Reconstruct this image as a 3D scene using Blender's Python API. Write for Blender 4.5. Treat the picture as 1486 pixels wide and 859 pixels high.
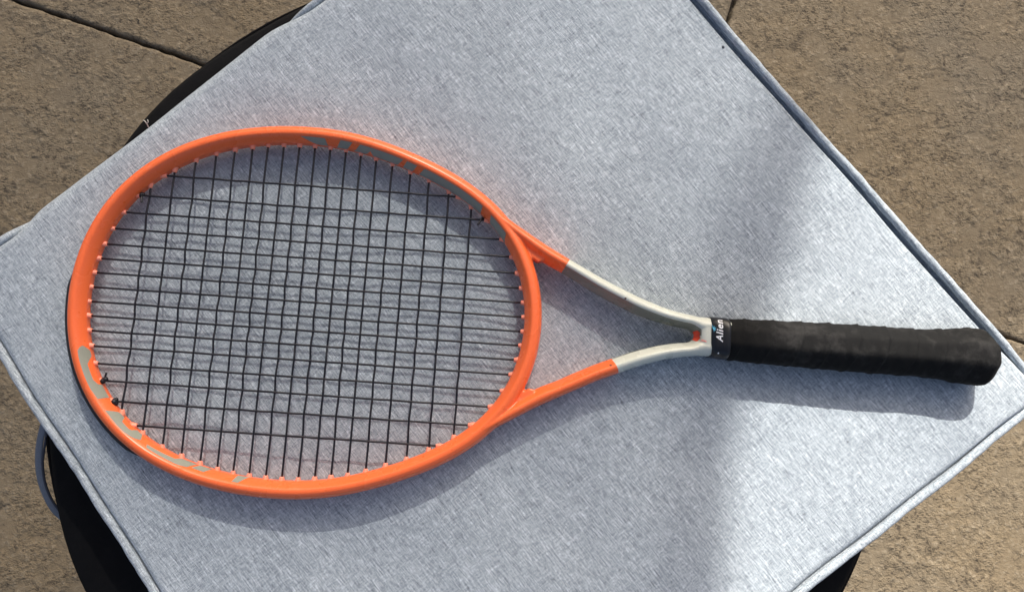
import bpy, bmesh, math, random
import numpy as np
from mathutils import Vector, Matrix
from mathutils.bvhtree import BVHTree
from math import radians, sin, cos, pi, sqrt, atan2

scene = bpy.context.scene
for o in list(bpy.data.objects):
    bpy.data.objects.remove(o)
C = scene.collection
rng = random.Random(7)

# ------------------------------------------------------------------ camera
STRING_Z = 0.0125                       # string plane above the cushion
CAM_Z = 0.5409 + STRING_Z
TX, TY = radians(6.3), radians(-1.7)
ROT = Matrix.Rotation(TY, 3, 'Y') @ Matrix.Rotation(TX, 3, 'X')
cam_data = bpy.data.cameras.new('camera')
cam = bpy.data.objects.new('camera', cam_data)
C.objects.link(cam)
cam.matrix_world = Matrix.Translation((0, 0, CAM_Z)) @ ROT.to_4x4()
cam_data.sensor_width = 36.0
cam_data.lens = 1073.0 / 1486.0 * 36.0
cam_data.clip_start = 0.02
cam_data.clip_end = 100.0
scene.camera = cam

# ------------------------------------------------------------------ light
SUN_EL = radians(38.0)
SUN_H = Vector((0.196, 0.981, 0)).normalized()
SUN_DIR = Vector((SUN_H.x * cos(SUN_EL), SUN_H.y * cos(SUN_EL), sin(SUN_EL)))
world = bpy.data.worlds.new('World')
scene.world = world
world.use_nodes = True
wn = world.node_tree
bg = wn.nodes['Background']
sky = wn.nodes.new('ShaderNodeTexSky')
sky.sky_type = 'NISHITA'
sky.sun_disc = False
sky.sun_elevation = SUN_EL
sky.sun_rotation = atan2(SUN_H.x, SUN_H.y)
wn.links.new(sky.outputs[0], bg.inputs[0])
sky.air_density = 0.75
sky.dust_density = 7.0
sky.ozone_density = 0.6
bg.inputs[1].default_value = 0.15
sun_data = bpy.data.lights.new('sun', 'SUN')
sun_data.energy = 4.9
sun_data.angle = radians(0.53)
sun_data.color = (1.0, 0.965, 0.91)
sun = bpy.data.objects.new('sun', sun_data)
sun.rotation_euler = (-SUN_DIR).to_track_quat('-Z', 'Y').to_euler()
sun.location = SUN_DIR * 8
C.objects.link(sun)
scene.render.engine = 'CYCLES'
scene.view_settings.view_transform = 'Standard'
scene.view_settings.look = 'None'
scene.view_settings.exposure = 0.36
scene.view_settings.gamma = 1.0


# ------------------------------------------------------------------ helpers
def at(px, py, z):
    """point on the level z (m) seen at that place of the 1486 x 859 photograph"""
    d = ROT @ Vector(((px - 743) / 1073, -(py - 429.5) / 1073, -1))
    t = (z - CAM_Z) / d.z
    return Vector((d.x * t, d.y * t, z))


def link(name, me, mat=None, parent=None, smooth=True):
    o = bpy.data.objects.new(name, me)
    C.objects.link(o)
    if mat is not None and len(me.materials) == 0:
        me.materials.append(mat)
    if parent is not None:
        o.parent = parent
    if smooth and len(me.polygons):
        me.polygons.foreach_set('use_smooth', [True] * len(me.polygons))
    me.update()
    return o


def mesh_of(name, verts, faces):
    me = bpy.data.meshes.new(name)
    me.from_pydata([tuple(v) for v in verts], [], faces)
    me.update()
    return me


def tag(o, label=None, cat=None, group=None, kind=None):
    if label: o['label'] = label
    if cat: o['category'] = cat
    if group: o['group'] = group
    if kind: o['kind'] = kind
    return o


def empty(name, loc=(0, 0, 0)):
    o = bpy.data.objects.new(name, None)
    C.objects.link(o)
    o.location = loc
    o.empty_display_size = 0.02
    return o


def loft(rings, closed=False, caps=True):
    """rings: lists of equal length of points -> verts, faces"""
    n = len(rings[0]); m = len(rings)
    V = [p for r in rings for p in r]
    F = []
    for i in range(m if closed else m - 1):
        a = i * n; b = ((i + 1) % m) * n
        for j in range(n):
            k = (j + 1) % n
            F.append((a + j, a + k, b + k, b + j))
    if caps and not closed:
        F.append(tuple(range(n - 1, -1, -1)))
        F.append(tuple(range((m - 1) * n, m * n)))
    return V, F


def tube(path, r, n=8, closed=False, rz=None, up=Vector((0, 0, 1))):
    rings = []
    m = len(path)
    for i, p in enumerate(path):
        p = Vector(p)
        if closed:
            t = Vector(path[(i + 1) % m]) - Vector(path[i - 1])
        else:
            t = Vector(path[min(i + 1, m - 1)]) - Vector(path[max(i - 1, 0)])
        t.normalize()
        s = t.cross(up)
        if s.length < 1e-4: s = t.cross(Vector((1, 0, 0)))
        s.normalize()
        w = s.cross(t).normalized()
        ra = r[i] if isinstance(r, (list, tuple)) else r
        rb = ra if rz is None else rz
        rings.append([p + s * cos(2 * pi * k / n) * ra + w * sin(2 * pi * k / n) * rb for k in range(n)])
    return loft(rings, closed)


def catmull(pts, per=8):
    P_ = [Vector(p) for p in pts]
    out = []
    for i in range(len(P_) - 1):
        p0 = P_[max(i - 1, 0)]; p1 = P_[i]; p2 = P_[i + 1]; p3 = P_[min(i + 2, len(P_) - 1)]
        for k in range(per):
            t = k / per
            out.append(0.5 * ((2 * p1) + (p2 - p0) * t + (2 * p0 - 5 * p1 + 4 * p2 - p3) * t * t + (3 * p1 - p0 - 3 * p2 + p3) * t ** 3))
    out.append(P_[-1])
    return out


# vectorised gradient noise for real relief
_pr = np.random.RandomState(11)
_perm = _pr.permutation(256)
_gr = np.array([[cos(a), sin(a)] for a in np.linspace(0, 2 * pi, 16, endpoint=False)])


def perlin(x, y, seed=0):
    xi = np.floor(x).astype(int); yi = np.floor(y).astype(int)
    xf = x - xi; yf = y - yi

    def g(ix, iy, dx, dy):
        h = _perm[(_perm[(ix + seed * 37) % 256] + iy) % 256] % 16
        return _gr[h, 0] * dx + _gr[h, 1] * dy
    fu = xf ** 3 * (xf * (xf * 6 - 15) + 10); fv = yf ** 3 * (yf * (yf * 6 - 15) + 10)
    a = g(xi, yi, xf, yf); b = g(xi + 1, yi, xf - 1, yf)
    c = g(xi, yi + 1, xf, yf - 1); d = g(xi + 1, yi + 1, xf - 1, yf - 1)
    return ((a + (b - a) * fu) + ((c + (d - c) * fu) - (a + (b - a) * fu)) * fv) * 1.4


class Nodes:
    def __init__(self, name):
        self.m = bpy.data.materials.new(name)
        self.m.use_nodes = True
        self.t = self.m.node_tree
        self.b = self.t.nodes['Principled BSDF']
        self.out = self.t.nodes['Material Output']

    def n(self, kind, **kw):
        x = self.t.nodes.new(kind)
        for k, v in kw.items():
            if k.startswith('i_'):
                key = k[2:]
                x.inputs[int(key) if key.isdigit() else key.replace('_', ' ')].default_value = v
            else:
                setattr(x, k, v)
        return x

    def l(self, a, b):
        self.t.links.new(a, b)

    def math(self, op, a, b=None, c=None, clamp=False):
        x = self.t.nodes.new('ShaderNodeMath'); x.operation = op; x.use_clamp = clamp
        for i, v in enumerate((a, b, c)):
            if v is None: continue
            if isinstance(v, (int, float)): x.inputs[i].default_value = v
            else: self.l(v, x.inputs[i])
        return x.outputs[0]

    def ramp(self, fac, stops):
        x = self.t.nodes.new('ShaderNodeValToRGB')
        e = x.color_ramp.elements
        while len(e) < len(stops): e.new(0.5)
        for el, (p, c) in zip(e, stops):
            el.position = p
            el.color = (c, c, c, 1) if isinstance(c, (int, float)) else (*c, 1)
        self.l(fac, x.inputs[0])
        return x.outputs[0]

    def mix(self, fac, a, b, mode='MIX'):
        x = self.t.nodes.new('ShaderNodeMix'); x.data_type = 'RGBA'; x.blend_type = mode
        for s, v in ((0, fac), (6, a), (7, b)):
            if isinstance(v, (int, float)): x.inputs[s].default_value = v
            elif isinstance(v, tuple): x.inputs[s].default_value = (*v, 1)
            else: self.l(v, x.inputs[s])
        return x.outputs[2]

    def noise(self, vec, scale, detail=2.0, rough=0.5, dist=0.0):
        x = self.n('ShaderNodeTexNoise')
        x.inputs['Scale'].default_value = scale; x.inputs['Detail'].default_value = detail
        x.inputs['Roughness'].default_value = rough; x.inputs['Distortion'].default_value = dist
        if vec is not None: self.l(vec, x.inputs['Vector'])
        return x.outputs[0]

    def coords(self, kind='Object', scale=(1, 1, 1), rot=0.0):
        tc = self.n('ShaderNodeTexCoord')
        r = self.n('ShaderNodeMapping'); r.inputs['Rotation'].default_value = (0, 0, rot)
        self.l(tc.outputs[kind], r.inputs[0])
        s = self.n('ShaderNodeMapping'); s.inputs['Scale'].default_value = scale
        self.l(r.outputs[0], s.inputs[0])
        return s.outputs[0]

    def bump(self, h, strength, dist, normal=None):
        x = self.n('ShaderNodeBump'); x.inputs['Strength'].default_value = strength
        x.inputs['Distance'].default_value = dist
        self.l(h, x.inputs['Height'])
        if normal is not None: self.l(normal, x.inputs['Normal'])
        return x.outputs[0]

    def set(self, **kw):
        for k, v in kw.items():
            key = k.replace('_', ' ')
            s = self.b.inputs[key]
            if isinstance(v, (int, float)): s.default_value = v
            elif isinstance(v, tuple): s.default_value = (*v, 1) if len(v) == 3 else v
            else: self.l(v, s)


# ------------------------------------------------------------------ materials
def mat_fabric():
    N = Nodes('grey_melange_fabric')
    a = radians(50.5)                                   # warp runs along the right-hand seam
    warp = N.noise(N.coords(scale=(105, 1550, 900), rot=a), 1.0, 3.0, 0.62)
    warp2 = N.noise(N.coords(scale=(190, 2100, 900), rot=a + radians(3)), 1.0, 2.0, 0.55)
    weft = N.noise(N.coords(scale=(1500, 150, 900), rot=a), 1.0, 3.0, 0.6)
    speck = N.noise(N.coords(scale=(1, 1, 1)), 1050, 2.0, 0.65)
    blot = N.noise(N.coords(scale=(1, 1, 1)), 22, 3.0, 0.6)
    s = N.math('MULTIPLY', warp, 0.38)
    s = N.math('MULTIPLY_ADD', warp2, 0.18, s)
    s = N.math('MULTIPLY_ADD', weft, 0.26, s)
    s = N.math('MULTIPLY_ADD', speck, 0.24, s)
    s = N.math('MULTIPLY_ADD', blot, 0.05, s)
    col = N.ramp(s, [(0.415, (0.095, 0.111, 0.130)), (0.515, (0.285, 0.325, 0.356)),
                     (0.585, (0.400, 0.448, 0.480)), (0.69, (0.73, 0.79, 0.815))])
    thread = N.noise(N.coords(scale=(110, 1700, 900), rot=a + radians(1.5)), 1.0, 1.0, 0.5)
    col = N.mix(N.ramp(thread, [(0.66, 0.0), (0.76, 0.6)]), col, (0.78, 0.82, 0.84))
    col = N.mix(N.ramp(thread, [(0.25, 0.55), (0.34, 0.0)]), col, (0.14, 0.155, 0.18))
    h = N.math('ADD', N.math('MULTIPLY', warp, 0.5), N.math('MULTIPLY', weft, 0.5))
    wr = N.noise(N.coords(scale=(9, 5, 5), rot=a), 1.0, 3.0, 0.55, 0.4)
    nb = N.bump(h, 0.55, 0.0006)
    nb = N.bump(wr, 0.22, 0.006, nb)
    N.set(Base_Color=col, Roughness=0.86, Normal=nb, Sheen_Weight=0.12, Sheen_Roughness=0.5)
    N.b.inputs['Specular IOR Level'].default_value = 0.25
    return N.m


def mat_frame():
    N = Nodes('racket_lacquer')
    tc = N.n('ShaderNodeTexCoord')
    sx = N.n('ShaderNodeSeparateXYZ'); N.l(tc.outputs['Object'], sx.inputs[0])
    x, y, z = sx.outputs
    ge = N.n('ShaderNodeNewGeometry')
    vt = N.n('ShaderNodeVectorTransform', vector_type='NORMAL', convert_from='WORLD', convert_to='OBJECT')
    N.l(ge.outputs['Normal'], vt.inputs[0])
    sn = N.n('ShaderNodeSeparateXYZ'); N.l(vt.outputs[0], sn.inputs[0])
    ay = N.math('ABSOLUTE', y)
    # colour change across the throat arms, slanted, further back on the inner walls
    q = N.math('SUBTRACT', x, N.math('MULTIPLY', ay, 0.55))
    q = N.math('ADD', q, N.math('MULTIPLY', N.math('MULTIPLY', y, y), 0.0))
    lim = N.math('MULTIPLY_ADD', N.math('LESS_THAN', y, 0.0), 0.0505, 0.1650)
    # the lower arm changes colour nearer to the handle than the upper one
    w = N.math('MULTIPLY', N.math('GREATER_THAN', q, lim), N.math('GREATER_THAN', x, 0.182))
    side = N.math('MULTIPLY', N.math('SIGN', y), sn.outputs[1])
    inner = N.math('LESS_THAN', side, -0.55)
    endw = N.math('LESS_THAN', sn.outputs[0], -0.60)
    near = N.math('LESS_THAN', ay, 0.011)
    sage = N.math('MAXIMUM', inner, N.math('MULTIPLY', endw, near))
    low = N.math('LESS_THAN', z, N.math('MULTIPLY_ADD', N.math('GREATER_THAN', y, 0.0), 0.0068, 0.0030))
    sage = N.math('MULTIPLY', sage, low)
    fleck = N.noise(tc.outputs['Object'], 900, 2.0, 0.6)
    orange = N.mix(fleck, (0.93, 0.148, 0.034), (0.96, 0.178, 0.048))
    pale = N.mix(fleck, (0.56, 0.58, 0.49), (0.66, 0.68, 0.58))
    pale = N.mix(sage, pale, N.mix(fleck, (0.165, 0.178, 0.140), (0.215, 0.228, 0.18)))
    col = N.mix(w, orange, pale)
    chipn = N.n('ShaderNodeTexVoronoi'); chipn.inputs['Scale'].default_value = 42
    N.l(tc.outputs['Object'], chipn.inputs['Vector'])
    edge = N.noise(tc.outputs['Object'], 700, 2.0)
    d = N.math('ADD', chipn.outputs['Distance'], N.math('MULTIPLY', edge, 0.10))
    chip = N.math('MULTIPLY', N.math('LESS_THAN', d, 0.098), N.math('GREATER_THAN', N.noise(tc.outputs['Object'], 14, 1.0), 0.52))
    col = N.mix(chip, col, (0.10, 0.045, 0.035))
    scuff = N.ramp(N.noise(N.coords(scale=(60, 220, 220)), 1.0, 4.0, 0.7), [(0.62, 0.0), (0.74, 1.0)])
    col = N.mix(N.math('MULTIPLY', scuff, 0.12), col, (0.9, 0.55, 0.42))
    rough = N.math('MULTIPLY_ADD', N.noise(tc.outputs['Object'], 60, 3.0), 0.16, 0.20)
    N.set(Base_Color=col, Roughness=rough, Coat_Weight=0.12, Coat_Roughness=0.22,
          Normal=N.bump(fleck, 0.12, 0.0002))
    return N.m


def mat_simple(name, col, rough=0.6, var=0.15, scale=300, bump=0.1, dist=0.0003, **kw):
    N = Nodes(name)
    n = N.noise(N.coords(), scale, 3.0, 0.6)
    dark = tuple(c * (1 - var) for c in col); light = tuple(min(1, c * (1 + var)) for c in col)
    N.set(Base_Color=N.mix(n, dark, light), Roughness=rough, Normal=N.bump(n, bump, dist), **kw)
    return N.m


def mat_grip():
    N = Nodes('black_overgrip')
    oc = N.coords()
    grain = N.noise(oc, 1300, 3.0, 0.7)
    patch = N.noise(oc, 105, 5.0, 0.68, 0.2)
    big = N.noise(oc, 24, 2.0)
    dust = N.ramp(N.math('MULTIPLY_ADD', big, 0.4, N.math('MULTIPLY', patch, 0.6)), [(0.50, 0.0), (0.64, 1.0)])
    f = N.math('MULTIPLY', dust, N.math('MULTIPLY_ADD', grain, 1.1, 0.10))
    col = N.mix(f, (0.0045, 0.0045, 0.0044), (0.029, 0.028, 0.0265))
    nb = N.bump(grain, 0.5, 0.0004)
    nb = N.bump(patch, 0.35, 0.0012, nb)
    N.set(Base_Color=col, Roughness=0.82, Normal=nb)
    N.b.inputs['Specular IOR Level'].default_value = 0.22
    return N.m


def mat_concrete():
    N = Nodes('textured_concrete')
    oc = N.coords('Object')
    at_ = N.n('ShaderNodeAttribute', attribute_name='pit')
    pit = at_.outputs['Fac']
    fine = N.noise(oc, 420, 4.0, 0.7)
    mid = N.noise(oc, 60, 4.0, 0.6)
    big = N.noise(oc, 5.5, 4.0, 0.6)
    c = N.mix(mid, (0.166, 0.127, 0.077), (0.228, 0.178, 0.112))
    c = N.mix(N.ramp(big, [(0.35, 0.0), (0.65, 0.5)]), c, (0.150, 0.131, 0.100))
    wv = N.n('ShaderNodeTexNoise'); wv.inputs['Scale'].default_value = 150; wv.inputs['Detail'].default_value = 3.0
    N.l(oc, wv.inputs['Vector'])
    off = N.n('ShaderNodeVectorMath', operation='MULTIPLY_ADD'); N.l(wv.outputs['Color'], off.inputs[0])
    off.inputs[1].default_value = (.010, .010, 0); N.l(oc, off.inputs[2])
    fl = N.n('ShaderNodeTexVoronoi', feature='DISTANCE_TO_EDGE'); fl.inputs['Scale'].default_value = 88
    N.l(off.outputs[0], fl.inputs['Vector'])
    gate = N.ramp(N.noise(oc, 46, 4.0, 0.7), [(0.50, 0.0), (0.58, 1.0)])
    rim = N.math('MULTIPLY', N.ramp(fl.outputs['Distance'], [(0.0, 1.0), (0.075, 0.0)]), gate)
    # lumps and hollows too fine for the mesh
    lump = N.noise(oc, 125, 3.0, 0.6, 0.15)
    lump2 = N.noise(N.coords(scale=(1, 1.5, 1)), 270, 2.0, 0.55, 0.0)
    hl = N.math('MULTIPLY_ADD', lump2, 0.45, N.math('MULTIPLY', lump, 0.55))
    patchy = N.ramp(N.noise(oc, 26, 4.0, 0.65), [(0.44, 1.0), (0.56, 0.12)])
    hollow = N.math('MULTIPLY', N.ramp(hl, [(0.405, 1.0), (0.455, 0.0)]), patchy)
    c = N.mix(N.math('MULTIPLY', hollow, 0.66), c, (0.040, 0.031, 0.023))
    c = N.mix(N.math('MULTIPLY', rim, 0.26), c, (0.040, 0.031, 0.023))
    c = N.mix(N.ramp(hl, [(0.53, 0.0), (0.64, 0.5)]), c, (0.32, 0.268, 0.19))
    pit_dark = N.math('MULTIPLY', pit, N.ramp(N.noise(oc, 16, 3.0, 0.6), [(0.38, 0.45), (0.62, 1.0)]))
    c = N.mix(N.math('MULTIPLY', pit_dark, 0.80), c, (0.050, 0.040, 0.030))  # uneven darker brown in the pits
    spots = N.ramp(N.noise(oc, 120, 3.0, 0.75), [(0.62, 0.0), (0.68, 1.0)])
    spots = N.math('MULTIPLY', spots, N.ramp(N.noise(oc, 9, 2.0), [(0.46, 0.0), (0.60, 1.0)]))
    c = N.mix(N.math('MULTIPLY', spots, 0.85), c, (0.028, 0.023, 0.020))
    relief_h = N.math('MULTIPLY', N.math('MINIMUM', hl, 0.56), N.math('MULTIPLY_ADD', patchy, 0.7, 0.3))
    relief_h = N.math('SUBTRACT', relief_h, N.math('MULTIPLY', rim, 0.11))
    nb = N.bump(relief_h, 1.0, 0.0040)
    N.set(Base_Color=c, Roughness=0.88, Normal=N.bump(fine, 0.35, 0.0010, nb))
    N.b.inputs['Specular IOR Level'].default_value = 0.3
    return N.m


def mat_shade_caster(name, lo, hi):
    """sheet of the added shade caster: lets a share of the light straight through"""
    N = Nodes(name)
    oc = N.coords()
    n = N.noise(oc, 2.2, 2.0, 0.5)
    tr = N.n('ShaderNodeBsdfTransparent')
    N.set(Base_Color=(0.30, 0.29, 0.27), Roughness=0.9)
    ms = N.n('ShaderNodeMixShader')
    N.l(N.ramp(n, [(0.35, lo), (0.65, hi)]), ms.inputs[0])
    N.l(tr.outputs[0], ms.inputs[1]); N.l(N.b.outputs[0], ms.inputs[2])
    N.l(ms.outputs[0], N.out.inputs[0])
    return N.m


M_fabric = mat_fabric()
M_frame = mat_frame()
M_grip = mat_grip()
M_conc = mat_concrete()
M_string = mat_simple('black_string', (0.005, 0.005, 0.008), 0.42, 0.2, 500, 0.05)
M_grommet = mat_simple('coral_grommet_plastic', (0.95, 0.29, 0.18), 0.40, 0.08, 400, 0.05, Subsurface_Weight=0.0)
M_print = mat_simple('sage_print', (0.275, 0.28, 0.225), 0.42, 0.08, 900, 0.05)
M_bumper = mat_simple('black_bumper_plastic', (0.014, 0.013, 0.014), 0.5, 0.3, 500, 0.2)
M_bumper_edge = mat_simple('worn_red_plastic', (0.62, 0.10, 0.06), 0.55, 0.4, 300, 0.3)
M_tape = mat_simple('black_glossy_tape', (0.007, 0.007, 0.008), 0.32, 0.2, 400, 0.15, 0.0004)
M_white = mat_simple('white_ink', (0.82, 0.83, 0.84), 0.4, 0.03, 600, 0.02)
M_cyan = mat_simple('light_blue_ink', (0.10, 0.42, 0.60), 0.4, 0.1, 600, 0.02)
M_red = mat_simple('red_sticker', (0.80, 0.09, 0.04), 0.5, 0.15, 500, 0.1)
M_pink = mat_simple('pink_sticker', (0.88, 0.34, 0.27), 0.5, 0.1, 500, 0.1)
M_black = mat_simple('black_woven_cloth', (0.0045, 0.0045, 0.005), 0.85, 0.5, 55, 0.3, 0.004)
M_black.node_tree.nodes['Principled BSDF'].inputs['Specular IOR Level'].default_value = 0.12
M_tie = mat_simple('grey_cord', (0.17, 0.19, 0.22), 0.8, 0.25, 900, 0.4, 0.0006)
M_thread = mat_simple('pale_thread', (0.62, 0.60, 0.52), 0.7, 0.1)
M_dark = mat_simple('dark_matte', (0.05, 0.055, 0.07), 0.9, 0.1)
M_soil = mat_simple('joint_dirt', (0.028, 0.021, 0.016), 0.95, 0.4, 120, 0.6, 0.002)
M_caster = mat_shade_caster('shade_caster_base', 0.60, 0.64)  # this and the next three: see-through sheets of the added shade caster
M_caster_layer = mat_shade_caster('shade_caster_second', 0.34, 0.38)
M_caster_band = mat_shade_caster('shade_caster_dense', 0.76, 0.82)
M_caster_soft = mat_shade_caster('shade_caster_light', 0.20, 0.26)

# ------------------------------------------------------------------ patio
GZ = -0.45
patio = empty('patio', (0, 0, GZ))
tag(patio, kind='structure')
ground = link('ground', mesh_of('ground', [(-6, -6, GZ - .022), (6, -6, GZ - .022), (6, 6, GZ - .022), (-6, 6, GZ - .022)], [(0, 1, 2, 3)]), M_soil)
tag(ground, kind='structure')


def relief(X, Y):
    """trowelled texture: smooth lumps, flattened plateaus, sharp pits; returns height (m) and pit mask"""
    wx = X + 0.004 * perlin(X / .02, Y / .02, 5); wy = Y + 0.004 * perlin(X / .02, Y / .02, 6)
    a = perlin(wx / .0105, wy / .0090, 1)
    b = perlin(wx / .0058, wy / .0052, 2)
    c = perlin(wx / .0034, wy / .0030, 3)
    h = a * .50 + b * .42 + c * .26
    lvl = perlin(X / .075, Y / .075, 4) * 0.30 + 0.22 * perlin(X / .03, Y / .03, 9)
    h = h + lvl
    top = 0.20
    calm = np.clip(perlin(X / .035 + 3, Y / .030, 13) * 3.0 + .35, 0, 1)
    h = h * calm + (1 - calm) * np.maximum(h, .16)
    hc = np.where(h > top, top + (h - top) * 0.05, h)
    hc = np.maximum(hc, -0.95)
    ridge = np.abs(perlin(wx / .021 + 9, wy / .012, 7))
    crack = np.clip(1 - ridge / .055, 0, 1) * np.clip(perlin(X / .05, Y / .05, 8) * 2 + .45, 0, 1)
    hc = hc - crack * 0.50
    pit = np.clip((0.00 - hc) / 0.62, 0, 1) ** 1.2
    und = perlin(X / .22, Y / .22, 10) * .0014
    return hc * 0.0012 + und, pit


def slab(p00, p10, p11, p01, step, seed):
    """one paver between four corners (x, y), wobbly rounded edges"""
    p = [Vector((*q, 0)) for q in (p00, p10, p11, p01)]
    nx = max(8, int((p[1] - p[0]).length / step)); ny = max(8, int((p[3] - p[0]).length / step))
    A, B = np.meshgrid(np.linspace(0, 1, nx + 1), np.linspace(0, 1, ny + 1))
    X = (1 - A) * (1 - B) * p[0].x + A * (1 - B) * p[1].x + A * B * p[2].x + (1 - A) * B * p[3].x
    Y = (1 - A) * (1 - B) * p[0].y + A * (1 - B) * p[1].y + A * B * p[2].y + (1 - A) * B * p[3].y
    lx = (p[1] - p[0]).length; ly = (p[3] - p[0]).length
    dx = np.minimum(A, 1 - A) * lx; dy = np.minimum(B, 1 - B) * ly
    # irregular edges: pull the border in and out
    sx = np.where(A < .5, 1, -1) * np.exp(-dx / .01); sy = np.where(B < .5, 1, -1) * np.exp(-dy / .01)
    wob = lambda u, s: .0013 * perlin(u / .05, u * 0 + s, seed) + .0016 * perlin(u / .013, u * 0 + s + 5, seed)
    X = X + sx * (wob(Y, 1.3) + .0002); Y = Y + sy * (wob(X, 4.7) + .0002)
    H, pit = relief(X + seed * 3.1, Y)
    d = np.minimum(dx, dy)
    edge = np.clip(1 - d / .007, 0, 1)
    H = H - edge ** 2 * .0045 * (1 + .6 * perlin(X / .03, Y / .03, 12))
    flat = np.clip(1 - d / .016, 0, 1)
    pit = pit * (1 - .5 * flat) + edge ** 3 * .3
    border = (d <= 1e-9)
    H = np.where(border, -.024, H)
    # double the border so that the sides drop steeply
    n = H.size
    V = np.stack([X.ravel(), Y.ravel(), H.ravel() + GZ], 1)
    me = bpy.data.meshes.new('slab')
    idx = np.arange(n).reshape(ny + 1, nx + 1)
    F = np.stack([idx[:-1, :-1].ravel(), idx[:-1, 1:].ravel(), idx[1:, 1:].ravel(), idx[1:, :-1].ravel()], 1)
    me.vertices.add(n); me.vertices.foreach_set('co', V.ravel())
    me.loops.add(F.size); me.loops.foreach_set('vertex_index', F.ravel().astype(np.int32))
    me.polygons.add(len(F))
    me.polygons.foreach_set('loop_start', np.arange(0, F.size, 4, dtype=np.int32))
    me.update(calc_edges=True)
    a_ = me.attributes.new('pit', 'FLOAT', 'POINT'); a_.data.foreach_set('value', pit.ravel().astype(np.float32))
    o = link('slab', me, M_conc)
    o.parent = patio
    o.matrix_parent_inverse = Matrix.Translation((0, 0, -GZ))
    return o


JA = at(20, 0, GZ); JB = at(288, 91, GZ); JC = at(1060, 22, GZ)
ja = (JB - JA).normalized(); jn = Vector((-ja.y, ja.x, 0))        # along / across the long joint
org = JA.copy(); org.z = 0


def ab(s, t): q = org + ja * s + jn * t; return (q.x, q.y)


sC = (Vector((JC.x, JC.y, 0)) - org).dot(ja)                       # cross joint position along the long one
g = .0007
FINE = .0017
slab(ab(-.42, -.86), ab(.66, -.86), ab(.66, -g), ab(-.42, -g), FINE, 1)
slab(ab(.66 + 2 * g, -.86), ab(1.75, -.86), ab(1.75, -g), ab(.66 + 2 * g, -g), FINE, 2)
slab(ab(-.42, g), ab(sC - g, g), ab(sC - g, .62), ab(-.42, .62), FINE, 4)
slab(ab(sC + g, g), ab(1.75, g), ab(1.75, .72), ab(sC + g, .72), FINE, 5)
for i, (a0, a1, b0, b1) in enumerate([(-1.6, -.42, -.86, 0), (-1.6, -.42, 0, .62), (-1.6, -.2, -1.7, -.86), (-.2, 1.0, -1.7, -.86),
                                      (1.0, 2.4, -1.7, -.86), (1.75, 2.9, -.86, 0), (1.75, 2.9, 0, .72), (-1.6, .3, .62, 1.5), (.3, sC, .62, 1.5), (sC, 2.4, .72, 1.6)]):
    slab(ab(a0 + g, b0 + g), ab(a1 - g, b0 + g), ab(a1 - g, b1 - g), ab(a0 + g, b1 - g), .012, 6 + i)

# ------------------------------------------------------------------ round black stool under the cushion
OC = Vector((-.0126, .0057, 0)); OR = .3454; OK = OR / .340; OT = -.047
stool = empty('stool', (OC.x, OC.y, GZ))
tag(stool, 'round black cloth-covered stool mostly hidden beneath the grey cushion', 'stool')
stool_inv = Matrix.Translation((-OC.x, -OC.y, -GZ))


def put(o, root_inv, root):
    o.parent = root; o.matrix_parent_inverse = root_inv; return o


rings = []
na = 180
for rr, zz in [(.02, OT), (.12, OT - .0005), (.22, OT), (.29, OT - .001), (.32, OT - .0015), (.334, OT - .003), (.3395, OT - .007), (.340, OT - .012)]:
    rr *= OK
    rings.append([Vector((OC.x + (rr + (.0016 * sin(5 * t + 1) + .001 * sin(11 * t)) * (rr / .34)) * cos(t),
                          OC.y + (rr + (.0016 * sin(5 * t + 1) + .001 * sin(11 * t)) * (rr / .34)) * sin(t),
                          zz + .0012 * sin(7 * t + rr * 40) * (rr > .2))) for t in np.linspace(0, 2 * pi, na, endpoint=False)])
put(link('top', mesh_of('top', *loft(rings)), M_black), stool_inv, stool)
rings = []
for rr, zz, fl in [(.338, OT - .0125, 0), (.337, OT - .03, .2), (.333, OT - .12, .6), (.330, OT - .24, 1), (.328, GZ + .02, 1.2), (.326, GZ + .002, 1)]:
    rr *= OK
    rings.append([Vector((OC.x + (rr + .0022 * fl * sin(23 * t + 2 * sin(3 * t))) * cos(t), OC.y + (rr + .0022 * fl * sin(23 * t + 2 * sin(3 * t))) * sin(t), zz)) for t in np.linspace(0, 2 * pi, na, endpoint=False)])
put(link('side_cover', mesh_of('side_cover', *loft(rings)), M_black), stool_inv, stool)
ringp = [(OC.x + .3405 * OK * cos(t), OC.y + .3405 * OK * sin(t), OT - .012) for t in np.linspace(0, 2 * pi, 140, endpoint=False)]
put(link('seam', mesh_of('seam', *tube(ringp, .0016, 6, True)), M_black), stool_inv, stool)

# ------------------------------------------------------------------ cushion
cushion = empty('cushion', (0, 0, OT))
tag(cushion, 'square pale grey woven seat cushion with piped edges lying under the racket', 'cushion')
c_inv = Matrix.Translation((0, 0, -OT))
LEFT = Vector((-.3955, .0755, 0)); TOP = Vector((.0416, .448, 0)); RIGHT = Vector((.4205, -.0125, 0)); BOT = Vector((-.0735, -.3815, 0))
corners = [LEFT, TOP, RIGHT, BOT]                        # clockwise: UL, UR, LR, LL edges
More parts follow.
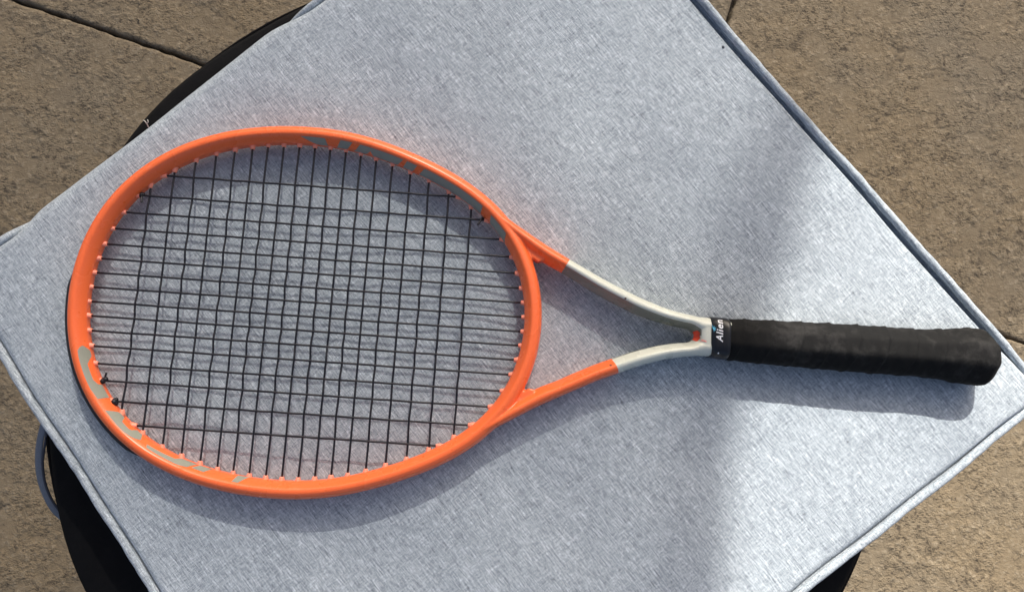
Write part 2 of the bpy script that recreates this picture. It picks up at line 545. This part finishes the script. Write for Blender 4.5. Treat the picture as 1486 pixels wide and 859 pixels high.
# rounded, slightly wavy outline with per-point edge style
outline = []                                             # (pos, outward normal, ul weight)
amp = {0: .0009, 1: .0006, 2: .0010, 3: .0011}
for e in range(4):
    a, b = corners[e], corners[(e + 1) % 4]
    prev = corners[e - 1]; nxt = corners[(e + 2) % 4]
    d = (b - a); L_ = d.length; d.normalize()
    n_ = Vector((-d.y, d.x, 0))
    rc = .022
    # straight part
    m = 90
    for i in range(m):
        s = rc + (L_ - 2 * rc) * i / (m - 1)
        w = amp[e] * (sin(s * 31 + e * 2.1) * .6 + sin(s * 67 + e) * .35) * min(1, (s - rc) / .03, (L_ - rc - s) / .03)
        u = s / L_
        bow = -.003 * (1 - (2 * u - 1) ** 2) if e in (1, 2) else 0.0
        ul = 0.0
        if e == 0:
            ul = max(0, min(1, (s - .045) / .035)) * max(0, min(1, (.335 - s) / .045))
            ul = ul * ul * (3 - 2 * ul)
            bow = (-.0045 * (1 - ul) + .0080 * ul) * max(0, min(1, s / .06, (L_ - s) / .06))
        wgt = 1.0 if e == 1 else (0.35 if e == 2 else (0.15 if e == 3 else 0.0))
        wgt *= max(0, min(1, s / .05 - .4, (L_ - s) / .05 - .4))
        outline.append([a + d * s + n_ * (w + bow), n_, ul, wgt])
    # corner arc with quadratic curve
    d2 = (nxt - b).normalized()
    p0 = b - d * rc; p2 = b + d2 * rc
    n2 = Vector((-d2.y, d2.x, 0))
    for i in range(1, 9):
        t = i / 9
        q = p0 * (1 - t) ** 2 + b * 2 * t * (1 - t) + p2 * t * t
        outline.append([q, (n_ * (1 - t) + n2 * t).normalized(), 0.0, 0.0])
NO = len(outline)
# smooth the outward normals
nrm = [sum((outline[(i + k) % NO][1] for k in range(-3, 4)), Vector()).normalized() for i in range(NO)]
center = Vector((.0, .03, 0))


def puff(x, y):
    return .0011 * sin(x * 17 + y * 9 + 1) + .0009 * sin(y * 23 - x * 11) + .0007 * sin(x * 41 + y * 37)


AX = radians(-3.9)
HU = Vector((cos(AX), sin(AX), 0)); HV = Vector((-HU.y, HU.x, 0)); HC = Vector((-.1367, .0499, 0))


def top_z(x, y):
    z = puff(x, y)
    q = Vector((x, y, 0)) - HC
    lx, ly = q.dot(HU), q.dot(HV)
    r_ = sqrt(max(0, lx - 0) ** 2 / 1 + ly * ly) if False else 0
    hx, hy = lx / .166, ly / .131
    head = sqrt(hx * hx + hy * hy)
    # flattened where the racket lies, dented beneath the grip
    k = math.exp(-((head - 1) / .16) ** 2)
    z = z * (1 - .9 * k) - .0008 * k
    if lx > .28 and lx < .56:
        k = math.exp(-(ly / .014) ** 2) * min(1, (lx - .28) / .04) * (1 if lx < .51 else math.exp(-((lx - .51) / .012) ** 2))
        z = z * (1 - .8 * k) - .0030 * k
    return z


nring = 34
RV = []
widths = []
for i in range(NO):
    p, _, ul, gap = outline[i]
    n_ = nrm[i]
    Hd = .0045 + .0210 * ul + .0060 * gap                 # depth of the seam below the top
    Rr = .007 + .009 * ul - .003 * gap
    p = p - n_ * .0005 * gap
    ring_pts = [(outline[i][0] + n_ * (.0030 - .0054 * ul + .0006 * gap), .0038 * gap - (.0045 + .0210 * ul) - .0030 * ul + .0008)]
    # from the seam allowance under the piping, inward
    for k in range(15):
        t = k / 14 * pi / 2
        off = Rr * (1 - sin(t)) if False else Rr * (1 - cos(t))
        z = -Hd * (1 - sin(t)) ** 1.0
        ring_pts.append((p - n_ * off * .99, z))
    RV.append(ring_pts)
verts = []; faces = []
for i in range(NO):
    for k, (q, z) in enumerate(RV[i]):
        blend = min(1, k / 10)
        verts.append((q.x, q.y, z + top_z(q.x, q.y) * blend))
    q0 = RV[i][-1][0]
    for k in range(1, nring):
        f = k / nring
        q = q0.lerp(center, f)
        verts.append((q.x, q.y, top_z(q.x, q.y)))
nr = 16 + nring - 1
verts.append((center.x, center.y, top_z(center.x, center.y)))
for i in range(NO):
    j = (i + 1) % NO
    for k in range(nr - 1):
        faces.append((i * nr + k, i * nr + k + 1, j * nr + k + 1, j * nr + k))
    faces.append((i * nr + nr - 1, len(verts) - 1, j * nr + nr - 1))
me = mesh_of('top_panel', verts, faces)
bm = bmesh.new(); bm.from_mesh(me); bmesh.ops.recalc_face_normals(bm, faces=bm.faces)
if bm.faces[0].normal.z < 0 and sum(f.normal.z for f in bm.faces) < 0: bmesh.ops.reverse_faces(bm, faces=bm.faces)
bm.to_mesh(me); bm.free()
put(link('top_panel', me, M_fabric), c_inv, cushion)
pipe = []
for i in range(NO):
    p, _, ul, gap = outline[i]
    z = .0038 * gap - (.0045 + .0210 * ul) + .0012 - .004 * ul
    off = .0030 - .0054 * ul + .0006 * gap
    pipe.append(p + nrm[i] * off + Vector((0, 0, z + .0003 * sin(i * .7) + .0002 * sin(i * 1.9))))
rad = [.0030 * (1 + .03 * sin(i * .9) + .04 * sin(i * 2.3 + 1)) for i in range(NO)]
put(link('piping', mesh_of('piping', *tube(pipe, rad, 12, True)), M_fabric), c_inv, cushion)
# boxing wall down to the stool and the underside
rings = []
for z, off in [(-.006, -.002), (-.014, .0002), (-.024, .0005), (-.034, -.002), (-.041, -.006), (-.0445, -.014)]:
    rings.append([Vector((outline[i][0].x + nrm[i].x * (off - .003 * outline[i][2]), outline[i][0].y + nrm[i].y * (off - .003 * outline[i][2]),
                          min(z, -(.012 + .018 * outline[i][2]) if z > -.02 else z))) for i in range(NO)])
rings.append([center.lerp(Vector((outline[i][0].x, outline[i][0].y, 0)), .5) + Vector((0, 0, -.0460)) for i in range(NO)])
put(link('side_panel', mesh_of('side_panel', *loft([r[::-1] for r in rings])), M_fabric), c_inv, cushion)
# tie loop hanging out at the lower left, stray thread, hole mark
tie_px = [(84, 588, -.046), (68, 606, -.050), (60, 630, -.058), (56, 660, -.066), (58, 690, -.074), (66, 716, -.082), (78, 738, -.090), (92, 752, -.098)]
path = catmull([at(*q) for q in tie_px], 8)
put(link('tie', mesh_of('tie', *tube(path, .0030, 8, rz=.0008)), M_tie), c_inv, cushion)
tie2 = [(88, 590, -.047), (72, 612, -.053), (66, 640, -.060), (62, 672, -.068), (66, 702, -.076), (76, 726, -.084), (90, 745, -.092)]
path = catmull([at(*q) for q in tie2], 8)
put(link('tie', mesh_of('tie', *tube(path, .0010, 8, rz=.0010)), M_dark), c_inv, cushion)
th = catmull([at(216, 186, -.001), at(213, 180, .004), at(210, 176, .005), at(208, 175, .004)], 6)
put(link('loose_thread', mesh_of('loose_thread', *tube(th, .00035, 6)), M_thread), c_inv, cushion)
th = catmull([at(213, 180, .004), at(215, 177, .006), at(214, 174, .006)], 6)
put(link('loose_thread', mesh_of('loose_thread', *tube(th, .0003, 6)), M_thread), c_inv, cushion)
lp = at(1050, 68, .0002)  # dark dot standing in for a small stitch hole
bm = bmesh.new(); bmesh.ops.create_icosphere(bm, subdivisions=2, radius=.0011)
bmesh.ops.scale(bm, vec=(1, 1.15, .35), verts=bm.verts); bmesh.ops.translate(bm, vec=(lp.x, lp.y, top_z(lp.x, lp.y) + .0002), verts=bm.verts)
me = bpy.data.meshes.new('hole_mark'); bm.to_mesh(me); bm.free()
put(link('hole_mark', me, M_dark), c_inv, cushion)

# ------------------------------------------------------------------ racket (local x towards the butt, z up, origin at the head's centre)
racket = empty('tennis_racket')
tag(racket, 'coral orange tennis racket with black strings and black wrapped grip lying on the cushion', 'tennis racket')
racket.matrix_world = Matrix.Translation((HC.x, HC.y, STRING_Z)) @ Matrix.Rotation(AX, 4, 'Z') @ Matrix.Rotation(radians(-.22), 4, 'Y')
COEF = [139.614, -2.441, 18.329, 2.316, 0.661, 0.475, -0.608, -0.226, -0.137]


def hoop_r(t): return sum(c * cos(k * t) for k, c in enumerate(COEF)) / 1000


def hoop(t, off=0.0):
    """inner wall of the head at angle t, moved outwards by off"""
    def p(a): r = hoop_r(a); return Vector((.004 + r * cos(a), r * sin(a), 0))
    q = p(t); d = (p(t + .004) - p(t - .004)).normalized()
    n = Vector((d.y, -d.x, 0))
    return q + n * off, n, d


PROFILE = [(-1, -.26), (-1, .26), (-.80, .52), (-.50, .80), (-.27, .965), (-.12, 1.0), (.20, .98), (.62, .80), (.90, .48), (1, .12), (1, -.12),
           (.90, -.48), (.62, -.80), (.20, -.98), (-.12, -1), (-.27, -.965), (-.50, -.80), (-.80, -.52)]
parts_v, parts_f = [], []


def add(V, F):
    b = len(parts_v); parts_v.extend(V); parts_f.extend([tuple(i + b for i in f) for f in F])


W = .0128
rings = []
for i in range(360):
    t = 2 * pi * i / 360
    hh = .0108 if abs(t - pi) > 1.0 else .0104
    ring = []
    for (u, z) in PROFILE:
        q, n, d = hoop(t, W / 2 + u * W / 2)
        ring.append(Vector((q.x, q.y, z * hh)))
    rings.append(ring)
add(*loft(rings, True))
ARM = [(.104, .1030, .0960), (.122, .0930, .0840), (.140, .0805, .0690), (.158, .0693, .0560), (.175, .0592, .0455), (.190, .0512, .0385), (.203, .0448, .0318),
       (.216, .0382, .0255), (.233, .0308, .0183), (.246, .0253, .0132), (.263, .0195, .0082), (.276, .0164, .0058), (.282, .0155, .0050), (.2855, .0150, .0038), (.2885, .0146, .0018), (.291, .0144, .0004), (.301, .0139, .0), (.308, .0128, 0)]
ARMPROF = [(-1, -.20), (-1, .20), (-.70, .50), (-.36, .82), (-.14, .97), (.02, 1.0), (.30, .97), (.66, .80), (.90, .48), (1, .12), (1, -.12),
           (.90, -.48), (.66, -.80), (.30, -.97), (.02, -1), (-.14, -.97), (-.36, -.82), (-.70, -.50)]
for sgn in (1, -1):
    extra = lambda x: .0013 * math.exp(-((x - .238) / .028) ** 2) if sgn > 0 else 0.0
    pts = catmull([(x, (a + b - extra(x)) / 2 * sgn, (a - b + extra(x)) / 2) for x, a, b in ARM], 6)
    rings = []
    for i, p in enumerate(pts):
        t = (pts[min(i + 1, len(pts) - 1)] - pts[max(i - 1, 0)]); t.z = 0; t.normalize()
        n = Vector((-t.y, t.x, 0)) * sgn
        w = p.z * max(.6, abs(t.x)) if p.x < .27 else p.z
        f = min(1, max(0, (p.x - .24) / .06))
        hh = .0108 * (1 - f) + .0122 * f
        ring = [Vector((p.x, p.y, 0)) + n * u * w + Vector((0, 0, z * hh)) for (u, z) in ARMPROF]
        if sgn < 0: ring = ring[::-1]
        rings.append(ring)
    add(*loft(rings))
# web filling the corner where each arm leaves the head
for sgn in (1, -1):
    q_ = [(.150, .0680), (.1655, .0480), (.1685, .0462), (.1725, .0468), (.1720, .0560)]
    add(*loft([[Vector((x, y * sgn, z * .0058)) for x, y in q_] for z in (-1, 1)]))
# shaft block behind the slot
rings = []
for x, wy, hz in [(.2895, .0080, .0085), (.2905, .0115, .0108), (.293, .0139, .0120), (.300, .0136, .0120), (.312, .0125, .0112)]:
    rings.append([Vector((x + (.0 if abs(cos(a)) > .5 else 0), wy * math.copysign(abs(cos(a)) ** .55, cos(a)), hz * math.copysign(abs(sin(a)) ** .5, sin(a)))) for a in np.linspace(0, 2 * pi, 28, endpoint=False)])
add(*loft(rings))
me = mesh_of('frame', parts_v, parts_f)
bm = bmesh.new(); bm.from_mesh(me); bmesh.ops.recalc_face_normals(bm, faces=bm.faces); bm.to_mesh(me); bm.free()
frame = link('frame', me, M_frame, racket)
rm = frame.modifiers.new('remesh', 'REMESH'); rm.mode = 'VOXEL'; rm.voxel_size = .00075; rm.use_smooth_shade = True
sm = frame.modifiers.new('smooth', 'SMOOTH'); sm.iterations = 2; sm.factor = .5
dg = bpy.context.evaluated_depsgraph_get()
me2 = bpy.data.meshes.new_from_object(frame.evaluated_get(dg))
frame.modifiers.clear()
frame.data = me2
me2.name = 'frame'
if len(me2.materials) == 0 or me2.materials[0] is None:
    me2.materials.clear(); me2.materials.append(M_frame)
me2.polygons.foreach_set('use_smooth', [True] * len(me2.polygons)); me2.update()
print('frame polys', len(me2.polygons))
fb = bmesh.new(); fb.from_mesh(me2); BVH = BVHTree.FromBMesh(fb); fb.free()


def snap(p, lift):
    q, n, _, _ = BVH.find_nearest(p)
    return q + n * lift


# inner bevel of the hoop, v = 0 at the string holes, 1 at the crest
BEV = [(-1.0, .10), (-1, .26), (-.80, .52), (-.50, .80), (-.27, .965)]


def bevel_pt(t, v):
    s = v * (len(BEV) - 1); i = min(int(s), len(BEV) - 2); f = s - i
    u = BEV[i][0] * (1 - f) + BEV[i + 1][0] * f; z = BEV[i][1] * (1 - f) + BEV[i + 1][1] * f
    q, n, d = hoop(t, W / 2 + u * W / 2)
    return Vector((q.x, q.y, z * .0108))


def print_strip(cols, base=0.0):
    """printed mark on the inner bevel: cols = [(angle at v0, angle at v1, v0, v1), ...] joined left to right"""
    V, F = [], []
    m = 7
    dense = []
    for a, b in zip(cols[:-1], cols[1:]):
        steps = max(2, int(abs(b[0] - a[0]) / .5))
        for k in range(steps):
            f = k / steps
            dense.append([a[j] * (1 - f) + b[j] * f for j in range(4)])
    dense.append(cols[-1])
    for (t0, t1, v0, v1) in dense:
        for k in range(m):
            f = k / (m - 1)
            V.append(snap(bevel_pt(radians(t0 * (1 - f) + t1 * f), base + (1 - base) * (v0 * (1 - f) + v1 * f)), .00016))
    for i in range(len(dense) - 1):
        for k in range(m - 1):
            a = i * m + k
            F.append((a, a + m, a + m + 1, a + 1))
    me = mesh_of('printed_mark', V, F)
    return link('printed_mark', me, M_print, racket)


# far side: slanted letter blocks
for (l0, r0, l1, r1, v0, v1) in [(88.2, 91.4, 89.0, 97.3, .15, .80), (82.2, 85.6, 79.5, 83.6, .02, .85), (75.4, 79.6, 72.0, 76.8, .02, .85), (64.0, 71.6, 61.5, 74.0, .02, .85),
                                 (58.2, 61.6, 56.6, 60.2, .05, .85), (33.2, 56.0, 34.0, 54.0, .02, .90), (22.3, 29.2, 24.5, 30.8, .02, .85)]:
    print_strip([(l0, l1, v0, v1), (r0, r1, v0, v1)])
# near side: large outlined letters
print_strip([(-166.4, -166.0, .55, .75), (-165.0, -165.3, .10, .95), (-163.6, -163.8, .02, 1.0), (-162.6, -162.6, .30, 1.0), (-161.5, -161.5, .52, 1.0), (-157.0, -157.0, .52, 1.0),
             (-155.6, -155.0, .35, .98), (-155.2, -154.2, .02, .93), (-151.2, -152.0, .02, .85)], .13)
print_strip([(-146.2, -148.6, .02, .86), (-144.6, -145.0, .02, .88), (-143.8, -143.8, .45, .90), (-141.0, -141.0, .48, .90), (-140.4, -140.2, .42, .86), (-139.6, -138.8, .04, .78), (-137.8, -136.6, .08, .55)], .13)
print_strip([(-134.6, -134.0, .52, .74), (-126.0, -126.0, .42, .74), (-124.6, -125.0, .06, .76), (-119.4, -121.6, .04, .66)], .13)
print_strip([(-118.6, -120.4, .04, .58), (-114.8, -116.6, .04, .60)], .13)
print_strip([(-106.8, -107.6, .04, .80), (-103.0, -105.6, .04, .80)], .13)

# bumper guard round the tip
def bumper(name, t0, t1, off, z0, z1, depth, m):
    rings = []
    k = 60
    for i in range(k + 1):
        t = radians(t0 + (t1 - t0) * i / k)
        f = min(1, i / 5, (k - i) / 5)
        q0, n, d = hoop(t, W - .0006); q1 = q0 + n * (off * f + .0001)
        q1b = q1 + n * (.0002 * sin(i * 1.7))
        rings.append([Vector((q0.x, q0.y, z0)), Vector((q1b.x, q1b.y, z0 + depth)), Vector((q1.x, q1.y, z1 - depth)), Vector((q0.x, q0.y, z1))])
    V, F = loft(rings)
    me = mesh_of(name, V, F)
    b = bmesh.new(); b.from_mesh(me); bmesh.ops.recalc_face_normals(b, faces=b.faces); b.to_mesh(me); b.free()
    return link(name, me, m, racket)


bumper('bumper_guard', 174, 226, .0023, -.0062, .0048, .0010, M_bumper)
bumper('bumper_rail', 160, 200, .0030, -.0085, -.0058, .0006, M_bumper_edge)

# strings
TOPX = [-120.15, -103.9, -89.0, -74.8, -61.25, -48.65, -37.3, -25.7, -14.05, -2.6, 8.9, 20.55, 31.9, 43.5, 56.05, 69.8, 84.2, 99.6, 116.85]
MY = [91.2, 75.1, 61.7, 49.0, 37.2, 26.3, 15.7, 5.1, -5.5, -15.8, -26.35, -37.3, -49.5, -61.4, -75.4, -91.5]


def wall_y(x):                                         # half height of the opening at x
    best = min((abs(hoop(t)[0].x - x), t) for t in np.linspace(.02, pi - .02, 900)); return hoop(best[1])[0].y


def wall_x(y, side):
    ts = np.linspace(-pi / 2, pi / 2, 900) if side > 0 else np.linspace(pi / 2, 3 * pi / 2, 900)
    best = min((abs(hoop(t)[0].y - y), t) for t in ts); return hoop(best[1])[0].x


XS = [x / 1000 for x in TOPX]; YS = [y / 1000 for y in MY]
spans_c = [wall_y(x) for x in XS]
spans_m = [(wall_x(y, -1), wall_x(y, 1)) for y in YS]
jit = {}
for j in range(19):
    for i in range(16):
        jit[(i, j)] = (.00014 * rng.uniform(-1, 1) + .00016 * (1 if i % 2 else -1), .00012 * rng.uniform(-1, 1))
R_S = .00078
gm_mesh = None


def grommet(p, d):
    """short flared sleeve on the inner wall, pointing along d into the head"""
    global gm_mesh
    if gm_mesh is None:
        rings = []
        for x, r in [(-.0030, .0023), (-.0004, .0023), (.0004, .0020), (.0018, .0017), (.0024, .0015), (.0025, .0009), (.0018, .0007)]:
            rings.append([Vector((x, r * cos(a), r * sin(a))) for a in np.linspace(0, 2 * pi, 12, endpoint=False)])
        gm_mesh = mesh_of('grommet', *loft(rings))
        gm_mesh.materials.append(M_grommet)
        gm_mesh.polygons.foreach_set('use_smooth', [True] * len(gm_mesh.polygons))
    o = bpy.data.objects.new('grommet', gm_mesh); C.objects.link(o); o.parent = racket
    o.matrix_local = Matrix.Translation(p) @ d.to_track_quat('X', 'Z').to_matrix().to_4x4() @ Matrix.Scale(rng.uniform(.86, 1.08), 4)
    return o


for i, y in enumerate(YS):
    x0, x1 = spans_m[i]
    js = [j for j in range(19) if abs(y) < spans_c[j] - .001]
    pts = [Vector((x0 - .002, y, 0))]
    for j in js:
        s = 1 if (i + j) % 2 else -1
        pts.append(Vector((XS[j], y + jit[(i, j)][1], s * R_S * .55)))
    pts.append(Vector((x1 + .002, y, 0)))
    link('main_string', mesh_of('main_string', *tube(catmull(pts, 3), R_S, 8)), M_string, racket)
    grommet(Vector((x0, y, 0)), Vector((1, 0, 0))); grommet(Vector((x1, y, 0)), Vector((-1, 0, 0)))
for j, x in enumerate(XS):
    s_ = spans_c[j]
    pts = [Vector((x, -s_ - .002, 0))]
    for i in reversed(range(16)):
        if abs(YS[i]) < s_ - .001:
            s = -1 if (i + j) % 2 else 1
            pts.append(Vector((x + jit[(i, j)][0], YS[i], s * R_S * .75)))
    pts.append(Vector((x, s_ + .002, 0)))
    link('cross_string', mesh_of('cross_string', *tube(catmull(pts, 3), R_S, 8)), M_string, racket)
    grommet(Vector((x, s_, 0)), Vector((0, -1, 0))); grommet(Vector((x, -s_, 0)), Vector((0, 1, 0)))


def knot(x, y, size, tail=None):
    bm = bmesh.new()
    for k in range(5):
        b = bmesh.ops.create_icosphere(bm, subdivisions=2, radius=size * rng.uniform(.55, .8))
        bmesh.ops.translate(bm, vec=(x + size * rng.uniform(-.6, .6), y + size * rng.uniform(-.5, .5), size * rng.uniform(-.2, .6)), verts=b['verts'])
    me = bpy.data.meshes.new('knot'); bm.to_mesh(me); bm.free()
    o = link('knot', me, M_string, racket)
    if tail:
        pts = catmull([Vector((x, y, .0008)), Vector((x + tail[0] * .5, y + tail[1] * .4, .0022)), Vector((x + tail[0], y + tail[1], .003))], 5)
        t = link('string_tail', mesh_of('string_tail', *tube(pts, R_S, 6)), M_string)
        t.parent = o


knot(spans_m[1][0] + .0026, YS[1], .0020, (.0014, -.0060))
knot(spans_m[1][1] - .0030, YS[1] + .001, .0013, (-.0035, -.0055))
knot(spans_m[13][0] + .0022, YS[13] + .0005, .0026, (.0020, .0055))
knot(spans_m[14][0] + .0022, YS[14], .0027)
# red and pink sticker remains inside the end of the throat
def patch(name, m, pts, lift):
    bm = bmesh.new()
    vs = [bm.verts.new(p) for p in pts]
    f = bm.faces.new(vs)
    bmesh.ops.triangulate(bm, faces=[f])
    for _ in range(3):
        bmesh.ops.subdivide_edges(bm, edges=bm.edges, cuts=1, use_grid_fill=True)
    for v in bm.verts:
        v.co = snap(v.co, lift)
    me = bpy.data.meshes.new(name); bm.to_mesh(me); bm.free()
    return link(name, me, m, racket)


patch('sticker', M_red, [(.2850, .0026, .0035), (.2855, .0000, .002), (.2850, -.0026, .004), (.2860, -.0030, .0075), (.2880, -.0018, .0098), (.2872, .0002, .0072), (.2880, .0018, .0095), (.2865, .0028, .007)], .00025)
patch('sticker', M_pink, [(.2880, -.0024, .0115), (.2930, -.0036, .013), (.2932, -.0047, .013), (.2878, -.0036, .0115)], .00025)

# ---- grip
GR = [(.3130, .0151), (.3180, .0156), (.340, .0164), (.360, .0168), (.397, .0175), (.430, .0178), (.461, .0178), (.470, .0182), (.478, .0189), (.490, .0203), (.500, .0213), (.5065, .0215),
      (.5112, .0208), (.5152, .0177), (.5164, .0164), (.5168, .0154)]
YC = -.0008
ZC = .0015


def grip_r(x):
    for (a, ra), (b, rb) in zip(GR[:-1], GR[1:]):
        if x <= b: f = max(0, (x - a) / (b - a)); return ra * (1 - f) + rb * f
    return GR[-1][1]


def octagon(a, roll=radians(-5)):
    """bevelled handle section: 1 on the sides, .86 top and bottom"""
    a = a - roll
    c, s = abs(cos(a)), abs(sin(a))
    r8 = min(1 / max(c, 1e-6), .875 / max(s, 1e-6), 1.235 / (c + s + 1e-6))
    p = 22
    v = (max(c, 1e-6) ** p + (s / .875) ** p + ((c + s) / 1.235) ** p) ** (-1 / p)
    return v


rings = []
def gx(x): return .3092 + (x - .3130) * (.5066 - .3092) / (.5168 - .3130)


xs = list(np.linspace(.3130, .5000, 330)) + [.502, .504, .506, .5075, .509, .5105, .512, .5132, .5143, .5152, .516, .5164, .5166, .5168]
NA = 72
pitch = .0215
for ix, x in enumerate(xs):
    R_ = grip_r(x)
    fade = min(1, (x - .313) / .004) * (1 if x < .505 else max(0, 1 - (x - .505) / .008))
    ring = []
    for k in range(NA):
        a = 2 * pi * k / NA
        ph = ((x - .3130) / pitch + a / (2 * pi) + .18) % 1.0
        saw = (ph / .90) if ph < .90 else 1 - (ph - .90) / .10      # tape thickens, then steps down at the overlap
        wob = .00012 * sin(x * 900 + 3 * a) + .00010 * sin(x * 310 + 2 * a) + .00010 * sin(x * 520 - 4 * a)
        r = (R_ - .0004) * octagon(a) + (.00075 * saw ** 5 + wob) * fade
        ring.append(Vector((gx(x), YC + r * cos(a), ZC + r * sin(a))))
    rings.append(ring)
V, F = loft(rings)
grip = link('grip', mesh_of('grip', V, F), M_grip, racket)
bm = bmesh.new(); bm.from_mesh(grip.data); bmesh.ops.recalc_face_normals(bm, faces=bm.faces); bm.to_mesh(grip.data); bm.free()

# ---- finishing tape with lettering
def collar_pt(x, a, lift=0.0):
    f = min(1, max(0, (x - .297) / .014))
    wy = .0148 + .0004 * f + lift; hz = .0130 + .0014 * f + lift
    return Vector((x, YC * f + wy * math.copysign(abs(cos(a)) ** .62, cos(a)), ZC * f * .6 + hz * math.copysign(abs(sin(a)) ** .7, sin(a))))


rings = []
for x, l in [(.2966, -.0009), (.2968, 0), (.3015, .0001), (.3050, .0001), (.3053, .0002), (.3080, .0002), (.3098, .0001), (.3103, -.0006)]:
    rings.append([collar_pt(x + (.0016 * max(0, -cos(a)) if x < .297 else 0), a, l + .00012 * sin(a * 5 + x * 900)) for a in np.linspace(0, 2 * pi, 64, endpoint=False)])
me = mesh_of('finishing_tape', *loft(rings))
bm = bmesh.new(); bm.from_mesh(me); bmesh.ops.recalc_face_normals(bm, faces=bm.faces); bm.to_mesh(me); bm.free()
collar = link('finishing_tape', me, M_tape, racket)
fb = bmesh.new(); fb.from_mesh(me); CBVH = BVHTree.FromBMesh(fb); fb.free()
cu = bpy.data.curves.new('lettering', 'FONT'); cu.body = 'Alien'
cu.size = .0066; cu.shear = .25; cu.offset = .00012; cu.space_character = 1.12; cu.resolution_u = 4
to = bpy.data.objects.new('lettering', cu); C.objects.link(to)
dg = bpy.context.evaluated_depsgraph_get()
tm = bpy.data.meshes.new_from_object(to.evaluated_get(dg))
bpy.data.objects.remove(to)
bm = bmesh.new(); bm.from_mesh(tm)
bmesh.ops.triangulate(bm, faces=bm.faces)
bmesh.ops.subdivide_edges(bm, edges=bm.edges, cuts=2, use_grid_fill=False)
bmesh.ops.triangulate(bm, faces=bm.faces)
RT = .0140


def wrap(tx, ty, lift):
    """tx runs round the tape from its crest towards the far side, ty towards the head"""
    a = pi / 2 - (tx - .0036) / RT
    x = .3043 - ty
    ray_o = Vector((x, 0, 0)) + Vector((0, cos(a), sin(a))) * .03
    hit, n, _, _ = CBVH.ray_cast(ray_o, Vector((0, -cos(a), -sin(a))))
    return (hit if hit else collar_pt(x, a)) + Vector((0, cos(a), sin(a))) * lift


for v in bm.verts:
    v.co = wrap(v.co.x * 1.0, v.co.y, .00018)
bm.to_mesh(tm); bm.free()
bpy.context.view_layer.update()
lo = link('lettering', tm, M_white, smooth=False); tm.materials.clear(); tm.materials.append(M_white); lo.parent = collar
# small blue splash beside the i
V = []; F = []
V.append(wrap(.0088, .0062, .0003))
for k in range(12):
    r = .0018 if k % 2 == 0 else .0007
    V.append(wrap(.0088 + r * cos(k * pi / 6) * 1.25, .0062 + r * sin(k * pi / 6), .0003))
for k in range(12): F.append((0, 1 + k, 1 + (k + 1) % 12))
so = link('splash_emblem', mesh_of('splash_emblem', V, F), M_cyan, smooth=False); so.parent = collar
V = [wrap(-.0077 + dx, .0018 + dy, .0008) for dx, dy in ((0, 0), (.0010, 0), (.0011, .0007), (.0002, .0010))]
dm = link('dot_mark', mesh_of('dot_mark', V, [(0, 1, 2, 3)]), M_white, smooth=False); dm.parent = collar

# ------------------------------------------------------------------ unseen sheets added over the patio to cast the soft half shade
CZ = 2.6
K = Vector((SUN_DIR.x, SUN_DIR.y, 0)) / SUN_DIR.z * CZ


def overhead(name, poly, z, m, parent, lift=0.0):
    pts = [Vector((x, y, 0)) + K * ((CZ + lift) / CZ) for x, y in poly]
    c_ = sum(pts, Vector()) / len(pts)
    bm = bmesh.new()
    vs = [bm.verts.new((p.x, p.y, z + lift)) for p in pts]
    f = bm.faces.new(vs); bmesh.ops.triangulate(bm, faces=[f])
    me = bpy.data.meshes.new(name); bm.to_mesh(me); bm.free()
    o = link(name, me, m, smooth=False)
    o.parent = parent
    o.matrix_parent_inverse = parent.matrix_world.inverted()
    return o


caster = empty('added_shade_caster', (K.x, K.y, CZ))  # unseen object added only to shape the sunlight
bpy.context.view_layer.update()
tag(caster, 'added shade-casting sheets high over the patio, out of view', 'shade caster')
B1 = [(.300, .300), (.250, .158), (.214, .050), (.185, -.040), (.172, -.155), (.150, -.60)]
overhead('cloth', B1 + [(.1, -2.2), (-3.2, -2.2), (-3.2, 2.6), (2.4, 2.6), (2.4, 1.1), (.75, .60)], CZ, M_caster, caster)  # added sheet dimming the sun everywhere but at the right
overhead('caster_band', [(.285, .235), (.250, .158), (.214, .050), (.185, -.040), (.172, -.155), (.150, -.60), (.098, -.60), (.118, -.155), (.128, -.040), (.150, .050), (.178, .140), (.225, .235)], CZ, M_caster_band, caster, .02)  # added strip that casts the dark diagonal band
overhead('caster_band_soft', [(.19, .22), (.150, .050), (.128, -.040), (.118, -.155), (.098, -.60), (.00, -.60), (.03, -.155), (.05, .05), (.10, .20)], CZ, M_caster_soft, caster, .04)  # added strip that softens the left side of the band
overhead('caster_layer', [(.30, .13), (.20, .12), (.14, .11), (.07, .17), (.02, .29), (-.05, .60), (-.30, 1.6), (-3.0, 2.5), (-3.2, -2.2), (.05, -2.2), (.12, -.60), (.15, -.155), (.17, -.02), (.20, .05)], CZ, M_caster_layer, caster, -.03)  # added second sheet that dims the left part further
